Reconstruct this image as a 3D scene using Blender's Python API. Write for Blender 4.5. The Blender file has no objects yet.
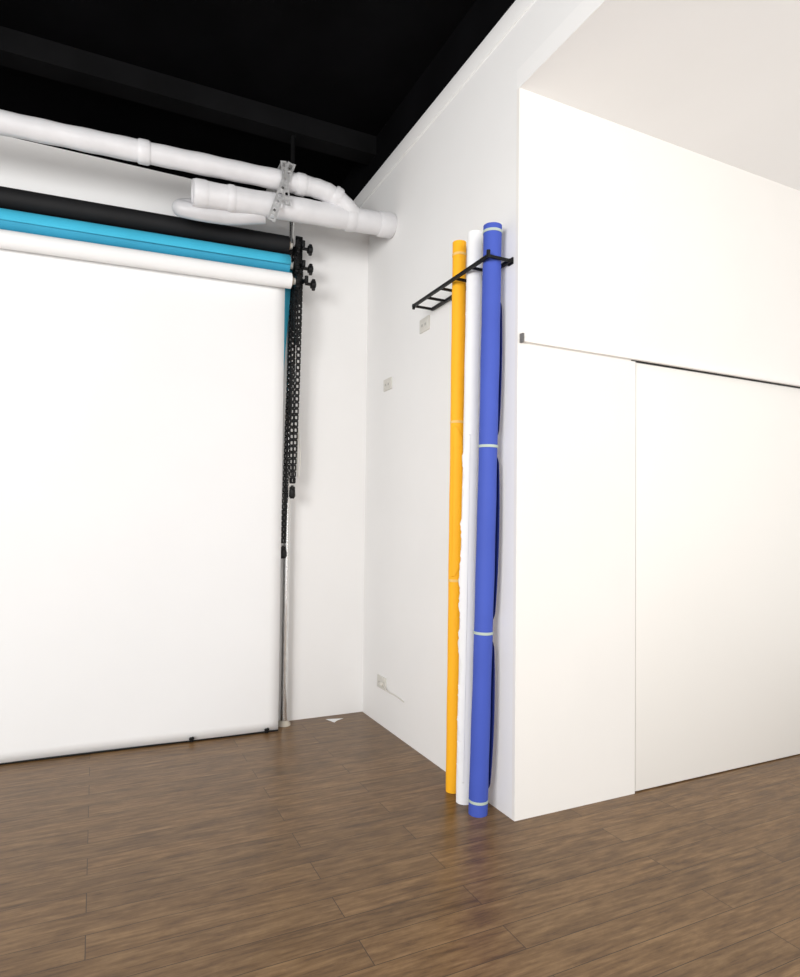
import bpy, bmesh, math, random
from mathutils import Vector, Matrix
random.seed(4)
C = bpy.context.scene.collection
Xm, Yb, Yr = 1.683, 4.10, 2.333

# ------------------------------------------------------------ materials
def mat(name, col, rough=0.6, metal=0.0, noise=0.0, scale=6.0, bump=0.0, bscale=60.0, spec=0.5):
    m = bpy.data.materials.new(name); m.use_nodes = True
    nt = m.node_tree; b = nt.nodes["Principled BSDF"]
    b.inputs["Base Color"].default_value = (*col, 1)
    b.inputs["Roughness"].default_value = rough
    b.inputs["Metallic"].default_value = metal
    b.inputs["Specular IOR Level"].default_value = spec
    tc = nt.nodes.new("ShaderNodeTexCoord")
    if noise > 0:
        n = nt.nodes.new("ShaderNodeTexNoise"); n.inputs["Scale"].default_value = scale
        n.inputs["Detail"].default_value = 4
        nt.links.new(tc.outputs["Object"], n.inputs["Vector"])
        r = nt.nodes.new("ShaderNodeValToRGB")
        r.color_ramp.elements[0].position = 0.3; r.color_ramp.elements[1].position = 0.7
        r.color_ramp.elements[0].color = (*[c * (1 - noise) for c in col], 1)
        r.color_ramp.elements[1].color = (*[min(1, c * (1 + noise * .5)) for c in col], 1)
        nt.links.new(n.outputs["Fac"], r.inputs["Fac"])
        nt.links.new(r.outputs["Color"], b.inputs["Base Color"])
    if bump > 0:
        n2 = nt.nodes.new("ShaderNodeTexNoise"); n2.inputs["Scale"].default_value = bscale
        n2.inputs["Detail"].default_value = 3
        nt.links.new(tc.outputs["Object"], n2.inputs["Vector"])
        bp = nt.nodes.new("ShaderNodeBump"); bp.inputs["Strength"].default_value = bump
        bp.inputs["Distance"].default_value = 0.002
        nt.links.new(n2.outputs["Fac"], bp.inputs["Height"])
        nt.links.new(bp.outputs["Normal"], b.inputs["Normal"])
    return m

M_wall = mat("painted_plaster", (.87, .863, .855), .75, noise=.02, scale=1.6, bump=.2, bscale=45, spec=.3)
M_wallf = mat("painted_plaster_warm", (.865, .842, .806), .7, noise=.02, scale=1.6, bump=.2, bscale=45, spec=.3)
M_ceilw = mat("white_ceiling_paint", (.90, .89, .88), .8, noise=.02, scale=1.2, spec=.3)
M_door = mat("door_laminate", (.86, .838, .795), .55, noise=.012, scale=1.0, spec=.3)
M_black = mat("black_ceiling_paint", (.0025, .0025, .003), .9, noise=.5, scale=2.5, spec=.05)
M_beam = mat("black_beam_paint", (.0055, .0055, .006), .85, noise=.4, scale=3, spec=.08)
M_pvc = mat("white_pvc", (.73, .725, .74), .4, noise=.08, scale=7, bump=1.0, bscale=9)
M_pvc2 = mat("grey_pvc", (.60, .595, .61), .4, noise=.10, scale=7, bump=1.0, bscale=9)
M_pblack = mat("black_paper", (.008, .008, .009), .7, noise=.2, scale=8, spec=.3)
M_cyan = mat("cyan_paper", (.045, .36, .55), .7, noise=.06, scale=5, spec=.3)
M_cyan_lit = mat("cyan_paper_lit", (.055, .48, .70), .7, noise=.05, scale=5, spec=.3)  # same cyan paper made lighter, lit tone put into the colour
M_pwhite = mat("white_paper", (.88, .88, .88), .8, noise=.012, scale=2, spec=.3)
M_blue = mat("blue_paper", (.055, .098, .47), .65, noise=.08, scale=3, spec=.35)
M_blue_shade = mat("shaded_blue_paper", (.020, .036, .19), .75, noise=.06, scale=3, spec=.2)  # same blue paper, shade on the flaps' inner face put into the colour
M_yel = mat("orange_yellow_paper", (1.0, .48, .014), .65, noise=.03, scale=3, spec=.35)
M_core = mat("cardboard_core", (.45, .32, .2), .9, noise=.1, scale=20)
M_tape = mat("masking_tape", (.46, .54, .48), .7, noise=.05, scale=30)
M_tapey = mat("masking_tape_yellowed", (.85, .55, .18), .7, noise=.05, scale=30)
M_steel = mat("brushed_steel", (.80, .80, .79), .18, metal=.92, noise=.08, scale=30)
M_galv = mat("galvanised_steel", (.60, .60, .60), .45, metal=.6, noise=.25, scale=25)
M_bmet = mat("black_powder_coat", (.004, .004, .0045), .5, noise=.2, scale=30, spec=.25)
M_plast = mat("black_plastic", (.006, .006, .0065), .45, noise=.2, scale=40, spec=.3)
M_outl = mat("ivory_plastic", (.66, .64, .59), .4, noise=.02, scale=10)
M_slot = mat("dark_slot", (.16, .155, .15), .6, noise=.1, scale=30)
M_foot = mat("beige_rubber", (.55, .50, .42), .7, noise=.1, scale=20)

def floor_mat():
    m = bpy.data.materials.new("wood_plank_floor"); m.use_nodes = True
    nt = m.node_tree; N = nt.nodes; L = nt.links; b = N["Principled BSDF"]
    tc = N.new("ShaderNodeTexCoord")
    br = N.new("ShaderNodeTexBrick")
    br.inputs["Scale"].default_value = 1
    br.inputs["Brick Width"].default_value = 1.22
    br.inputs["Row Height"].default_value = .125
    br.inputs["Mortar Size"].default_value = .0015
    br.inputs["Mortar Smooth"].default_value = .2
    br.inputs["Color1"].default_value = (.0, .0, .0, 1)
    br.inputs["Color2"].default_value = (1, 1, 1, 1)
    br.inputs["Mortar"].default_value = (.5, .5, .5, 1)
    br.offset = .37
    L.new(tc.outputs["Object"], br.inputs["Vector"])
    sc = N.new("ShaderNodeVectorMath"); sc.operation = 'SCALE'; sc.inputs["Scale"].default_value = 9
    L.new(br.outputs["Color"], sc.inputs[0])
    def grain(sx, sy, det, rough, dist):
        mp = N.new("ShaderNodeMapping"); mp.inputs["Scale"].default_value = (sx, sy, 1)
        L.new(tc.outputs["Object"], mp.inputs["Vector"])
        o = N.new("ShaderNodeVectorMath"); o.operation = 'ADD'
        L.new(mp.outputs["Vector"], o.inputs[0]); L.new(sc.outputs[0], o.inputs[1])
        g = N.new("ShaderNodeTexNoise"); g.inputs["Scale"].default_value = 1
        g.inputs["Detail"].default_value = det; g.inputs["Roughness"].default_value = rough
        g.inputs["Distortion"].default_value = dist
        L.new(o.outputs[0], g.inputs["Vector"]); return g
    g = grain(6, 70, 5, .6, .2)        # fibres
    g1 = grain(3.0, 24, 6, .65, .8)    # figure
    g2 = grain(8.0, 22.0, 6, .8, .3)   # knots and nicks
    a1 = N.new("ShaderNodeMixRGB"); a1.inputs["Fac"].default_value = .42
    L.new(g.outputs["Fac"], a1.inputs["Color1"]); L.new(g1.outputs["Fac"], a1.inputs["Color2"])
    av = N.new("ShaderNodeMixRGB"); av.inputs["Fac"].default_value = .30
    L.new(a1.outputs["Color"], av.inputs["Color1"]); L.new(g2.outputs["Fac"], av.inputs["Color2"])
    r = N.new("ShaderNodeValToRGB"); e = r.color_ramp.elements
    e[0].position = .38; e[0].color = (.070, .036, .0145, 1)
    e[1].position = .62; e[1].color = (.250, .155, .077, 1)
    k = r.color_ramp.elements.new(.5); k.color = (.155, .088, .039, 1)
    L.new(av.outputs["Color"], r.inputs["Fac"])
    hs = N.new("ShaderNodeHueSaturation"); hs.inputs["Saturation"].default_value = 1.05
    mr = N.new("ShaderNodeMapRange"); mr.inputs["To Min"].default_value = .90; mr.inputs["To Max"].default_value = 1.10
    L.new(br.outputs["Color"], mr.inputs["Value"]); L.new(mr.outputs[0], hs.inputs["Value"])
    L.new(r.outputs["Color"], hs.inputs["Color"])
    mx = N.new("ShaderNodeMixRGB"); mx.inputs["Color2"].default_value = (.040, .022, .010, 1)
    L.new(br.outputs["Fac"], mx.inputs["Fac"]); L.new(hs.outputs["Color"], mx.inputs["Color1"])
    L.new(mx.outputs["Color"], b.inputs["Base Color"])
    rr = N.new("ShaderNodeMapRange"); rr.inputs["To Min"].default_value = .24; rr.inputs["To Max"].default_value = .40
    L.new(g1.outputs["Fac"], rr.inputs["Value"]); L.new(rr.outputs[0], b.inputs["Roughness"])
    b.inputs["Specular IOR Level"].default_value = .32
    bp = N.new("ShaderNodeBump"); bp.inputs["Strength"].default_value = .15; bp.inputs["Distance"].default_value = .001
    L.new(g.outputs["Fac"], bp.inputs["Height"]); L.new(bp.outputs["Normal"], b.inputs["Normal"])
    return m
M_floor = floor_mat()

# ------------------------------------------------------------ helpers
def finish(bm, name, m, parent=None, smooth=True, **kw):
    bmesh.ops.recalc_face_normals(bm, faces=bm.faces[:])
    me = bpy.data.meshes.new(name); bm.to_mesh(me); bm.free()
    me.materials.append(m)
    if smooth:
        for p in me.polygons: p.use_smooth = True
        try: me.set_sharp_from_angle(angle=math.radians(38))
        except Exception: pass
    ob = bpy.data.objects.new(name, me); C.objects.link(ob)
    if parent is not None:
        ob.parent = parent
        q = parent; mw = parent.matrix_basis.copy()
        while q.parent is not None:
            mw = q.parent.matrix_basis @ q.matrix_parent_inverse @ mw; q = q.parent
        ob.matrix_parent_inverse = mw.inverted()
    for k, v in kw.items(): ob[k] = v
    return ob

def root(name, loc, label, category, group=None):
    e = bpy.data.objects.new(name, None); e.location = loc; e.empty_display_size = .05
    C.objects.link(e); e["label"] = label; e["category"] = category
    if group: e["group"] = group
    return e

def bbox(bm, lo, hi, bev=0):
    r = bmesh.ops.create_cube(bm, size=1)
    vs = r["verts"]
    for v in vs:
        v.co = Vector([lo[i] + (hi[i] - lo[i]) * (v.co[i] + .5) for i in range(3)])
    if bev > 0:
        es = list({e for v in vs for e in v.link_edges})
        bmesh.ops.bevel(bm, geom=es, offset=bev, segments=2, affect='EDGES', profile=.5)

def box(name, lo, hi, m, parent=None, bev=0, **kw):
    bm = bmesh.new(); bbox(bm, lo, hi, bev)
    return finish(bm, name, m, parent, smooth=bev > 0, **kw)

def frames(pts):
    pts = [Vector(p) for p in pts]; n = len(pts); T = []
    for i in range(n):
        a = pts[max(0, i - 1)]; b = pts[min(n - 1, i + 1)]
        T.append((b - a).normalized())
    ref = Vector((0, 0, 1)) if abs(T[0].z) < .9 else Vector((1, 0, 0))
    u = (ref - T[0] * ref.dot(T[0])).normalized(); out = []
    for i in range(n):
        u = (u - T[i] * u.dot(T[i])).normalized()
        out.append((pts[i], u, T[i].cross(u)))
    return out

def tube(bm, pts, r, seg=24, ri=None):
    fr = frames(pts); n = len(fr)
    rs = r if isinstance(r, (list, tuple)) else [r] * n
    def ring(i, rad):
        p, u, v = fr[i]
        return [bm.verts.new(p + u * math.cos(2 * math.pi * k / seg) * rad + v * math.sin(2 * math.pi * k / seg) * rad) for k in range(seg)]
    O = [ring(i, rs[i]) for i in range(n)]
    def bridge(a, b):
        for k in range(seg):
            bm.faces.new((a[k], a[(k + 1) % seg], b[(k + 1) % seg], b[k]))
    for i in range(n - 1): bridge(O[i], O[i + 1])
    if ri:
        I = [ring(i, ri) for i in (0, n - 1)]
        bridge(I[0], I[1]); bridge(O[0], I[0]); bridge(O[-1], I[1])
    else:
        bm.faces.new(O[0]); bm.faces.new(O[-1])

def tube_ob(name, pts, r, m, parent=None, seg=24, ri=None, **kw):
    bm = bmesh.new(); tube(bm, pts, r, seg, ri)
    return finish(bm, name, m, parent, **kw)

def lerp(a, b, t): return Vector(a) * (1 - t) + Vector(b) * t

def bend(pts, rad, n=8):
    pts = [Vector(p) for p in pts]; out = [pts[0]]
    for i in range(1, len(pts) - 1):
        a, b, c = pts[i - 1], pts[i], pts[i + 1]
        d = min(rad, (a - b).length * .49, (c - b).length * .49)
        p0 = b + (a - b).normalized() * d; p1 = b + (c - b).normalized() * d
        for k in range(n + 1):
            t = k / n
            out.append(p0 * (1 - t) ** 2 + b * 2 * t * (1 - t) + p1 * t * t)
    out.append(pts[-1]); return out

# ------------------------------------------------------------ room
S = dict(kind="structure")
box("floor", (-4, -1.5, -.1), (5, 6.6, 0), M_floor, **S)
box("wall_back", (-4, Yb, 0), (Xm, Yb + .12, 3.42), M_wall, **S)
box("wall_side", (Xm, Yr + .02, 0), (Xm + .14, 6.5, 3.585), M_wall, **S)
box("trim_1", (Xm - .006, -1.5, 3.585), (Xm + .14, 6.5, 3.69), M_wall, bev=.003, **S)
box("wall_bulkhead", (Xm, -1.5, 3.36), (Xm + .14, Yr + .02, 3.585), M_wall, **S)
box("wall_side_upper", (Xm, -1.5, 3.69), (Xm + .14, 6.5, 3.98), M_black, **S)
box("wall_plenum", (-4, 6.5, 0), (Xm + .14, 6.6, 3.98), M_black, **S)
box("ceiling", (-4, -1.5, 3.95), (Xm + .14, 6.6, 4.05), M_black, **S)
box("ceiling_lower", (Xm, -1.5, 3.269), (5, Yr + .02, 3.36), M_ceilw, **S)
box("wall_right", (Xm, Yr, 2.128), (5, Yr + .02, 3.269), M_wallf, **S)
box("wall_lower", (Xm, Yr, 0), (2.390, Yr + .02, 2.128), M_wallf, **S)
bm = bmesh.new()
bbox(bm, (2.401, Yr + .008, .005), (4.9, Yr + .05, 2.108), .002)
finish(bm, "door_1", M_door, **S)
box("wall_closet", (2.388, Yr + .10, 0), (5, Yr + .14, 3.3), M_slot, **S)
bm = bmesh.new()
bbox(bm, (Xm + .012, Yr - .020, 2.114), (5, Yr + .002, 2.132), .001)
finish(bm, "trim_2", M_wallf, **S)
box("trim_3", (Xm + .010, Yr - .022, 2.110), (Xm + .020, Yr + .001, 2.150), M_slot, **S)
box("door_gap_shade", (2.36, Yr - .001, 2.1090), (5, Yr + .03, 2.1145), M_plast, **S)  # black strip set in as the shade of the gap over the door
box("ceiling_beam", (-4, 3.98, 3.82), (Xm, 4.12, 3.95), M_beam, **S)

# ------------------------------------------------------------ pipes (one glued run)
PY = 3.69
pp = root("drain_pipe_run", (.9, PY, 3.0), "joined white plastic pipes with elbow and strap hanger below black ceiling", "pipe")
def collar(p, d, r, w=.05, m=M_pvc, k=.003):
    p = Vector(p); d = Vector(d).normalized()
    tube_ob("pipe_collar", [p - d * w / 2, p - d * (w / 2 - .01), p + d * (w / 2 - .01), p + d * w / 2],
            [r + .0005, r + k, r + k, r + .0005], m, pp, seg=32)
def wob(pts, r, amp):
    P = [Vector(p) for p in pts]; out = [P[0]]
    for i in range(1, len(P)):
        L_ = (P[i] - P[i - 1]).length; k = max(1, int(L_ / .035))
        for j in range(1, k + 1): out.append(lerp(P[i - 1], P[i], j / k))
    rs = [r + amp * (math.sin(i * 1.13) + .6 * math.sin(i * .47 + 1)) for i in range(len(out))]
    return out, rs
a, b = Vector((.45, PY, 3.135)), Vector((Xm - .001, PY, 3.205))
P_, R_ = wob([a, b], .070, .0012)
tube_ob("main_pipe", P_, R_, M_pvc, pp, seg=36, ri=.062)
d = b - a
collar(a + d * .035, d, .071, .07, k=.004); collar(a + d * .17, d, .071, .04, k=.004)
collar(b - d * .045, d, .072, .10, k=.005); collar(b - d * .24, d, .071, .06, k=.005)
UY = PY - .03
pts = bend([(-1.9, UY, 3.20), (1.16, UY, 3.315), (1.29, UY - .005, 3.285), (1.40, UY + .01, 3.205), (1.46, PY, 3.195)], .075, 10)
P_, R_ = wob(pts, .056, .0013)
tube_ob("upper_pipe", P_, R_, M_pvc, pp, seg=32)
d1 = Vector((2.98, 0, .115))
for X in (.19, 1.06): collar((X, UY, 3.20 + (X + 1.9) * .0376), d1, .058, .06, k=.005)
collar((1.285, UY - .003, 3.285), (.12, 0, -.055), .058, .05, k=.005)
pts = bend([(.56, PY + .12, 3.12), (.42, PY + .12, 3.10), (.385, PY + .09, 3.070), (.49, PY + .06, 3.055), (.66, PY + .06, 3.065), (.86, PY + .04, 3.11)], .06, 8)
tube_ob("branch_pipe", pts, .046, M_pvc2, pp, seg=28)

def strap(name, a, b, w=.032, t=.003, holes=8):
    a, b = Vector(a), Vector(b); d = (b - a); L_ = d.length; d.normalize()
    nrm = Vector((0, 1, 0)); s = d.cross(nrm).normalized()
    bm = bmesh.new(); hl = L_ / holes
    def q(u0, u1, v0, v1):
        vs = [a + d * u + s * v for (u, v) in ((u0, v0), (u1, v0), (u1, v1), (u0, v1))]
        f = [bm.verts.new(p) for p in vs]; g = [bm.verts.new(p + nrm * t) for p in vs]
        bm.faces.new(f); bm.faces.new(g)
        for k in range(4): bm.faces.new((f[k], f[(k + 1) % 4], g[(k + 1) % 4], g[k]))
    q(0, L_, -w / 2, -w * .25); q(0, L_, w * .25, w / 2)
    for k in range(holes + 1):
        c = k * hl; q(max(0, c - hl * .22), min(L_, c + hl * .22), -w * .25, w * .25)
    return finish(bm, name, M_galv, pp, smooth=False)
strap("hanger_strap", (.985, PY - .10, 3.385), (.870, PY - .10, 3.025), .046, holes=8)
strap("hanger_strap", (.935, PY - .104, 3.385), (.965, PY - .104, 3.13), .034, holes=6)
box("strap_arm", (.925, PY - .095, 3.375), (1.01, PY + .41, 3.387), M_galv, pp)
for z in (3.34, 3.22, 3.08):
    X = .872 + (z - 3.04) / .34 * .11
    tube_ob("bolt", [(X, PY - .116, z), (X, PY - .098, z)], .009, M_steel, pp, seg=6)

# ------------------------------------------------------------ support pole + bracket + chain drives
po = root("support_pole", (1.112, 4.03, 0), "chrome telescopic support pole with black bracket and pull chains", "pole")
tube_ob("pole_tube", [(1.112, 4.03, .02), (1.112, 4.03, 1.9)], .0225, M_steel, po, ri=.018)
tube_ob("pole_inner_tube", [(1.112, 4.03, 1.88), (1.112, 4.03, 3.36)], .0175, M_steel, po, ri=.014)
tube_ob("pole_top_tube", [(1.112, 4.03, 3.34), (1.112, 4.03, 3.93)], .014, M_beam, po, ri=.010)
tube_ob("pole_foot", [(1.112, 4.03, 0), (1.112, 4.03, .012), (1.112, 4.03, .03)], [.045, .043, .026], M_foot, po)
tube_ob("pole_cap", [(1.112, 4.03, 3.92), (1.112, 4.03, 3.95)], [.026, .045], M_plast, po)
RZ = ((3.95, 3.058, .020), (3.935, 2.925, .008), (3.87, 2.803, -.004))
box("bracket_plate", (1.130, 3.986, 2.73), (1.176, 4.002, 3.15), M_bmet, po, bev=.002)
for z in (3.03, 2.89, 2.75):
    bm = bmesh.new(); bbox(bm, (1.080, 4.003, z), (1.165, 4.064, z + .055), .004); finish(bm, "bracket_clamp", M_bmet, po)
for (y, z, dx) in RZ:
    tube_ob("hook", bend([(1.156, 3.99, z + .03), (1.156, y - .01, z + .015), (1.156, y - .045, z - .01), (1.156, y - .045, z + .03)], .02, 4), .012, M_bmet, po, seg=12)
    kx = 1.180
    kb = tube_ob("knob", [(kx - .018, y, z), (kx + .018, y, z), (kx + .020, y, z), (kx + .045, y, z), (kx + .050, y, z)], [.010, .010, .024, .026, .016], M_plast, po, seg=16)
    bm = bmesh.new(); bbox(bm, (kx + .026, y - .010, z - .036), (kx + .046, y + .010, z + .036), .004)
    finish(bm, "knob_handle", M_plast, kb)
    sx = 1.110 + dx
    bm = bmesh.new()
    pr = []
    for k in range(48):
        an = 2 * math.pi * k / 48
        rr = .046 if k % 4 in (0, 1) else .040
        pr.append((math.cos(an) * rr, math.sin(an) * rr))
    f0 = [bm.verts.new((sx - .008, y + p[0], z + p[1])) for p in pr]
    f1 = [bm.verts.new((sx + .008, y + p[0], z + p[1])) for p in pr]
    bm.faces.new(f0); bm.faces.new(f1)
    for k in range(48): bm.faces.new((f0[k], f0[(k + 1) % 48], f1[(k + 1) % 48], f1[k]))
    finish(bm, "chain_sprocket", M_plast, po, smooth=False)

def chain(parent, X, X2, Y, ztop, zbot, half, sep, wt=True, m=M_plast, wr=1.0, wx=.0105, p=.036, wz=.0125, t_=.0042):
    bm = bmesh.new()
    L = ztop - zbot; n = int(L / p)
    def link(c):
        x, y, z = c; t = t_
        bbox(bm, (x - wx, y - t, z + wz - t), (x + wx, y + t, z + wz + t))
        bbox(bm, (x - wx, y - t, z - wz - t), (x + wx, y + t, z - wz + t))
        bbox(bm, (x - wx - t / 2, y - t, z - wz), (x - wx + t, y + t, z + wz))
        bbox(bm, (x + wx - t, y - t, z - wz), (x + wx + t / 2, y + t, z + wz))
        bbox(bm, (x - t, y - t * .8, z + wz - .001), (x + t, y + t * .8, z + p - wz + .001))
    for s in (-1, 1):
        for i in range(n):
            t = i / n
            h = half * (1 - .45 * t)
            link((X2 + (X - X2) * (1 - t) - s * sep * (1 - .9 * t ** 3), Y + s * h, ztop - i * p))
    for k in range(0, 5):
        an = math.pi * k / 4
        link((X2, Y + math.cos(an) * half * .6, zbot - math.sin(an) * half * .5 + .012))
    c = finish(bm, "pull_chain", m, parent, smooth=False)
    if wt:
        tube_ob("chain_weight", [(X2, Y, zbot + .015), (X2, Y, zbot + .008), (X2, Y, zbot - .03), (X2, Y, zbot - .045)], [.012 * wr, .024 * wr, .026 * wr, .014 * wr], M_plast, c, seg=18)
chain(po, 1.126, 1.078, 3.985, 3.05, 1.11, .020, .004)
chain(po, 1.134, 1.120, 3.945, 2.92, 1.49, .014, .0155, wx=.0125, p=.040, wz=.0145, wr=.8, t_=.0048)
chain(po, 1.118, 1.118, 3.885, 2.80, 2.42, .014, .008, wt=False)

# ------------------------------------------------------------ hung backdrop rolls
SL, SZ = -.03, .02
def hp(X, y, z): return (X, y + SL * (X - 1.07), z + SZ * (X - 1.07))
def hung(label, mt, y, z, r, grp="hung backdrop rolls"):
    e = root("backdrop_roll", hp(-.29, y, z), label, "backdrop roll", grp)
    L0, L1 = -1.65, 1.068
    n = 14
    tube_ob("paper_body", [hp(L0 + (L1 - L0) * i / n, y, z) for i in range(n + 1)], r, mt, e, seg=40, ri=.028)
    tube_ob("cardboard_core", [hp(L0 - .01, y, z), hp(L1 + .01, y, z)], .0278, M_core, e, seg=28, ri=.022)
    tube_ob("expander_plug", [hp(1.072, y, z), hp(1.095, y, z)], .021, M_outl, e)
    return e
hb = hung("roll of black backdrop paper hung near the ceiling", M_pblack, 3.95, 3.058, .056)
hc = hung("roll of cyan blue backdrop paper between black and white rolls", M_cyan, 3.935, 2.925, .062)
hw = hung("white backdrop paper roll with sheet pulled down to the floor", M_pwhite, 3.87, 2.803, .048)
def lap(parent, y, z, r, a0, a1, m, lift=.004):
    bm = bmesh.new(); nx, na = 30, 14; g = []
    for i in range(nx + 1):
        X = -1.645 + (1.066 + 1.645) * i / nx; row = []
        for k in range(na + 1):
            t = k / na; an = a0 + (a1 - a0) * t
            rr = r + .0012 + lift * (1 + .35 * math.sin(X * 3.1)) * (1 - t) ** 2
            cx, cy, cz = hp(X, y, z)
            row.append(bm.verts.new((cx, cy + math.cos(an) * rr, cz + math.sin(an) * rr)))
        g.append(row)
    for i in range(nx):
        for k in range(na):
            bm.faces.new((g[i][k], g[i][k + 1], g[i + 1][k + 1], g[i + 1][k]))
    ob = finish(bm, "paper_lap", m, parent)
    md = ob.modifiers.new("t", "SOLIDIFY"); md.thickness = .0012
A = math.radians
lap(hc, 3.935, 2.925, .062, A(196), A(95), M_cyan_lit, .011)

def sheet(name, x0, x1, ytop, ybot, ztop, zbot, m, parent, amp=.004, taper=0.0, slope=SL):
    bm = bmesh.new(); nx, nz = 40, 50; g = []
    for j in range(nz + 1):
        t = j / nz; row = []
        for i in range(nx + 1):
            s = i / nx; xr = x1 - taper * t
            x = x0 + (xr - x0) * s
            y = ytop + (ybot - ytop) * t + slope * (x - 1.07) + amp * math.sin(x * 5.1 + t * 1.3) * t
            z = ztop + (zbot - ztop) * t + SZ * (x - 1.07) * (1 - t)
            row.append(bm.verts.new((x, y, z)))
        g.append(row)
    for j in range(nz):
        for i in range(nx):
            bm.faces.new((g[j][i], g[j][i + 1], g[j + 1][i + 1], g[j + 1][i]))
    ob = finish(bm, name, m, parent)
    md = ob.modifiers.new("thick", "SOLIDIFY"); md.thickness = .0015; md.offset = 0
    return ob
sheet("paper_sheet", -1.64, 1.044, 3.917, 3.925, 2.80, .010, M_pwhite, hw, taper=-.006)
sheet("paper_sheet", -1.64, 1.112, 3.998, 3.985, 2.92, 2.15, M_cyan_lit, hc, amp=.001, taper=.056)
tube_ob("hem_shadow_bar", [(-1.64, 3.925 + SL * (-2.71), .006), (1.048, 3.925, .006)], .005, M_plast, hw, seg=12)  # thin black bar drawn as the shadow line under the hem

def clamp(X):
    Y = 3.925 + SL * (X - 1.07)
    e = root("paper_clamp", (X, Y, 0), "small black spring clamp gripping the hem of white backdrop", "clamp", "clamps on the backdrop hem")
    bm = bmesh.new()
    bbox(bm, (X - .011, Y - .018, .002), (X + .011, Y - .009, .030), .002)
    finish(bm, "clamp_jaw", M_plast, e)
    tube_ob("clamp_spring", [(X - .014, Y - .020, .024), (X + .014, Y - .020, .024)], .006, M_plast, e, seg=12)
    tube_ob("clamp_handle", bend([(X, Y - .016, .026), (X + .004, Y - .03, .036), (X + .010, Y - .034, .030)], .01, 4), .004, M_plast, e, seg=10)
clamp(.975); clamp(.535)

cd = root("blind_cord", (1.16, 3.96, 1.55), "thin white cord loop dangling beside the black pull chains", "cord")
tube_ob("cord_strand", bend([(1.155, 3.96, 1.9), (1.177, 3.96, 1.72), (1.163, 3.955, 1.56), (1.152, 3.95, 1.62), (1.153, 3.955, 1.9)], .05, 5), .0035, M_outl, cd, seg=8)

# ------------------------------------------------------------ wall rack
rk = root("wall_rack", (1.62, 2.75, 2.492), "black metal ladder rack fixed to the wall holding upright rolls", "rack")
rz = 2.492
xo, xi = 1.552, 1.668
y0, y1 = 2.375, 3.115
h = .0075
bm = bmesh.new(); bbox(bm, (xo - h, y0 - h, rz - h), (xo + h, y1 + h, rz + h), .0015); finish(bm, "rack_rail", M_bmet, rk)
bm = bmesh.new(); bbox(bm, (xi - h, y0 - h, rz - h), (xi + h, y1 + h, rz + h), .0015); finish(bm, "rack_rail", M_bmet, rk)
for k in range(6):
    y = y0 + (y1 - y0) * k / 5
    bm = bmesh.new(); bbox(bm, (xo + h, y - h * .8, rz - h * .8), (xi - h, y + h * .8, rz + h * .8), .001); finish(bm, "rack_rung", M_bmet, rk)
for y in (y0 + .01, 2.90):
    box("mounting_plate", (xi + h, y - .018, rz - .014), (Xm - .0005, y + .018, rz + .016), M_bmet, rk, bev=.001)
tube_ob("rail_stop", [(xo, y0, rz - .008), (xo, y0, rz + .026)], .009, M_bmet, rk, seg=12)
tube_ob("rail_stop", [(xo, y1, rz - .018), (xo, y1, rz + .010)], .008, M_bmet, rk, seg=12)

# ------------------------------------------------------------ standing rolls
def standing(name, label, base, top, r, mt, bands, mband, bow=(0, 0), ri=.024):
    e = root(name, base, label, "backdrop roll", "paper rolls standing against the wall")
    base, top = Vector(base), Vector(top); n = 30
    def cen(t):
        return lerp(base, top, t) + Vector((bow[0], bow[1], 0)) * math.sin(math.pi * t)
    pts = [cen(i / n) for i in range(n + 1)]
    rs = [r * (1 + .015 * math.sin(i * 1.7) + .012 * math.sin(i * .6)) for i in range(n + 1)]
    tube_ob("paper_body", pts, rs, mt, e, seg=40, ri=ri)
    ax = (top - base).normalized()
    tube_ob("cardboard_core", [base + ax * .001, cen(.5), top + ax * .004], ri - .0003, M_core, e, seg=24, ri=ri - .004)
    L_ = (top - base).length
    for z in bands:
        c = cen(z / L_)
        tube_ob("tape_band", [c - ax * .006, c + ax * .006], r * 1.045, mband, e, seg=40, ri=r * .98)
    return e, cen
bl, cb = standing("paper_roll", "tall blue backdrop paper roll bound with tape bands", (1.578, 2.464, .0), (1.610, 2.43, 2.660), .0425, M_blue, (.06, .81, 1.65, 2.63), M_tape, bow=(.003, -.004))
wh, cw = standing("paper_roll", "tall white backdrop paper roll between yellow and blue rolls", (1.584, 2.594, .0), (1.612, 2.583, 2.690), .0375, M_pwhite, (2.3,), M_pwhite)
ye, cy_ = standing("paper_roll", "tall orange yellow backdrop paper roll with tape bands", (1.597, 2.720, .0), (1.615, 2.735, 2.705), .0345, M_yel, (1.02, 1.80, 2.64), M_tapey)

def flap(parent, cen, L_, z0, z1, r, a0, a1, bulge, m, ragged=0, seed=3, keep=.7):
    bm = bmesh.new(); nz, na = 90, 10; g = []
    rnd = random.Random(seed); off = 0
    for j in range(nz + 1):
        s = j / nz; z = z0 + (z1 - z0) * s; c = cen(z / L_)
        bl_ = bulge * max(0, math.sin(math.pi * s)) ** .6
        off = off * keep + rnd.uniform(-1, 1) * ragged * (1 - keep * .5)
        ae = a1 + off * min(1, 8 * s, 8 * (1 - s))
        row = []
        for i in range(na + 1):
            t = i / na; a = a0 + (ae - a0) * t * min(1, .25 + 9 * s, .25 + 9 * (1 - s))
            rr = r + .001 + bl_ * t ** 1.5
            row.append(bm.verts.new((c.x + math.cos(a) * rr, c.y + math.sin(a) * rr, z)))
        g.append(row)
    for j in range(nz):
        for i in range(na):
            bm.faces.new((g[j][i], g[j][i + 1], g[j + 1][i + 1], g[j + 1][i]))
    ob = finish(bm, "loose_paper_edge", m, parent)
    md = ob.modifiers.new("thick", "SOLIDIFY"); md.thickness = .0008
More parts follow.
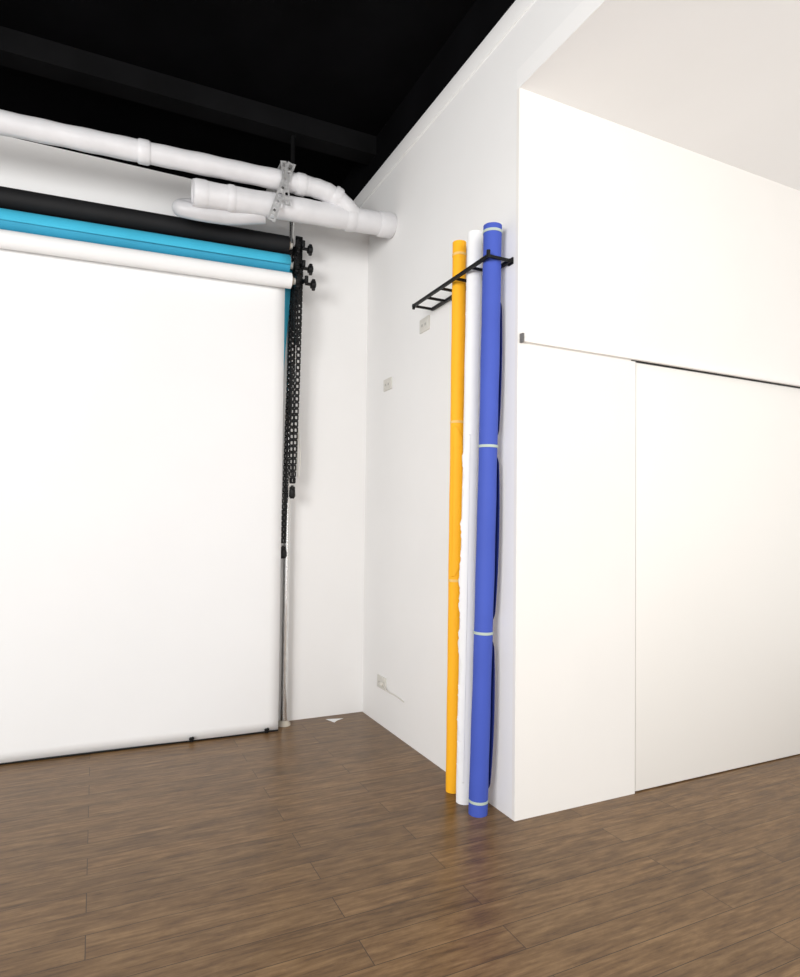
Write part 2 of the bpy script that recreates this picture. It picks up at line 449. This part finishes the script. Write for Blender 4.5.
flap(bl, cb, 2.66, .07, .80, .0435, A(40), A(-28), .016, M_blue_shade)
flap(bl, cb, 2.66, .83, 1.64, .0435, A(40), A(-28), .015, M_blue_shade)
flap(bl, cb, 2.66, 1.67, 2.35, .0435, A(40), A(-28), .010, M_blue_shade)
flap(wh, cw, 2.69, .10, .64, .0375, A(235), A(190), .008, M_pwhite, ragged=.22, seed=4)
flap(wh, cw, 2.69, .60, 1.72, .0375, A(235), A(184), .009, M_pwhite, ragged=.34, seed=7)
flap(ye, cy_, 2.705, 1.04, 1.78, .0350, A(-150), A(-70), .005, M_yel, ragged=.10, seed=8, keep=.85)

# ------------------------------------------------------------ wall plates
def plate(Y, z, w, hgt, name, label, cat, n_s):
    e = root(name, (Xm, Y, z), label, cat)
    bm = bmesh.new(); bbox(bm, (Xm - .009, Y - w / 2, z - hgt / 2), (Xm, Y + w / 2, z + hgt / 2), .002)
    finish(bm, "cover_plate", M_outl, e)
    for k in range(n_s):
        yc = Y + (k - (n_s - 1) / 2) * w * .36
        bm = bmesh.new(); bbox(bm, (Xm - .0105, yc - .014, z - .020), (Xm - .009, yc + .014, z + .020), .0005)
        finish(bm, "socket_face", M_outl, e)
        for dy in (-.0055, .0055):
            box("socket_slot", (Xm - .0112, yc + dy - .0015, z - .009), (Xm - .0105, yc + dy + .0015, z + .005), M_slot, e)
    return e
plate(3.225, 2.437, .115, .078, "power_outlet", "ivory wall outlet plate near the rack", "outlet", 2)
plate(3.73, 2.19, .12, .075, "power_outlet", "ivory wall outlet plate high beside the room corner", "outlet", 2)
plate(3.77, .275, .13, .078, "power_outlet", "low ivory wall outlet plate with a plugged cable", "outlet", 2)
cb_ = root("power_cable", (Xm, 3.65, .25), "short white cable trailing from the low outlet", "cable")
tube_ob("cable_cord", bend([(Xm - .012, 3.73, .275), (Xm - .018, 3.66, .245), (Xm - .006, 3.55, .245), (Xm - .006, 3.44, .235)], .04, 5), .0040, M_outl, cb_, seg=8)
bm = bmesh.new(); bbox(bm, (Xm - .034, 3.722, .262), (Xm - .0112, 3.746, .288), .003); finish(bm, "cable_plug", M_outl, cb_)

bm = bmesh.new()
vs = [bm.verts.new(p) for p in ((1.395, 4.03, .003), (1.51, 4.005, .002), (1.455, 3.975, .003), (1.425, 3.945, .002))]
bm.faces.new(vs)
sc = finish(bm, "paper_scrap", M_pwhite, smooth=False)
sc["label"] = "small torn scrap of white paper lying on the floor"; sc["category"] = "paper"
md = sc.modifiers.new("t", "SOLIDIFY"); md.thickness = .001

# ------------------------------------------------------------ lights + world
w = bpy.data.worlds.new("World"); bpy.context.scene.world = w; w.use_nodes = True
w.node_tree.nodes["Background"].inputs[0].default_value = (1, .992, .985, 1)
w.node_tree.nodes["Background"].inputs[1].default_value = 1.02
def area(name, loc, tgt, size, power, col=(1, 1, 1)):
    l = bpy.data.lights.new(name, 'AREA'); l.energy = power; l.size = size; l.color = col
    o = bpy.data.objects.new(name, l); C.objects.link(o); o.location = loc
    o.rotation_euler = (Vector(tgt) - Vector(loc)).to_track_quat('-Z', 'Y').to_euler()
area("window_light", (-2.6, -.6, 2.3), (1.2, 3.2, 1.4), 1.8, 182, (1, .995, .985))
area("room_light", (1.2, -1.0, 2.9), (1.6, 3.0, 1.2), 1.4, 32, (1, .985, .965))
area("ceiling_fill", (2.6, -.9, .9), (3.0, 1.8, 3.2), 1.2, 18, (1, .99, .975))  # unseen fill added low down to brighten the lower ceiling

# ------------------------------------------------------------ camera
yaw, pit, rol = .4443, .0268, .0116
F = Vector((math.sin(yaw) * math.cos(pit), math.cos(yaw) * math.cos(pit), math.sin(pit)))
R0 = Vector((math.cos(yaw), -math.sin(yaw), 0)); U0 = R0.cross(F)
R = R0 * math.cos(rol) + U0 * math.sin(rol); U = -R0 * math.sin(rol) + U0 * math.cos(rol)
cd_ = bpy.data.cameras.new("camera"); cam = bpy.data.objects.new("camera", cd_); C.objects.link(cam)
m = Matrix.Identity(4)
for i in range(3):
    m[i][0] = R[i]; m[i][1] = U[i]; m[i][2] = -F[i]
m[2][3] = 1.3
cam.matrix_world = m
cd_.sensor_width = 36; cd_.sensor_fit = 'AUTO'
cd_.lens = 638.71 * 36 / 977
cd_.shift_y = 17.13 / 977
cd_.clip_start = .02
bpy.context.scene.camera = cam
bpy.context.scene.view_settings.view_transform = 'Standard'
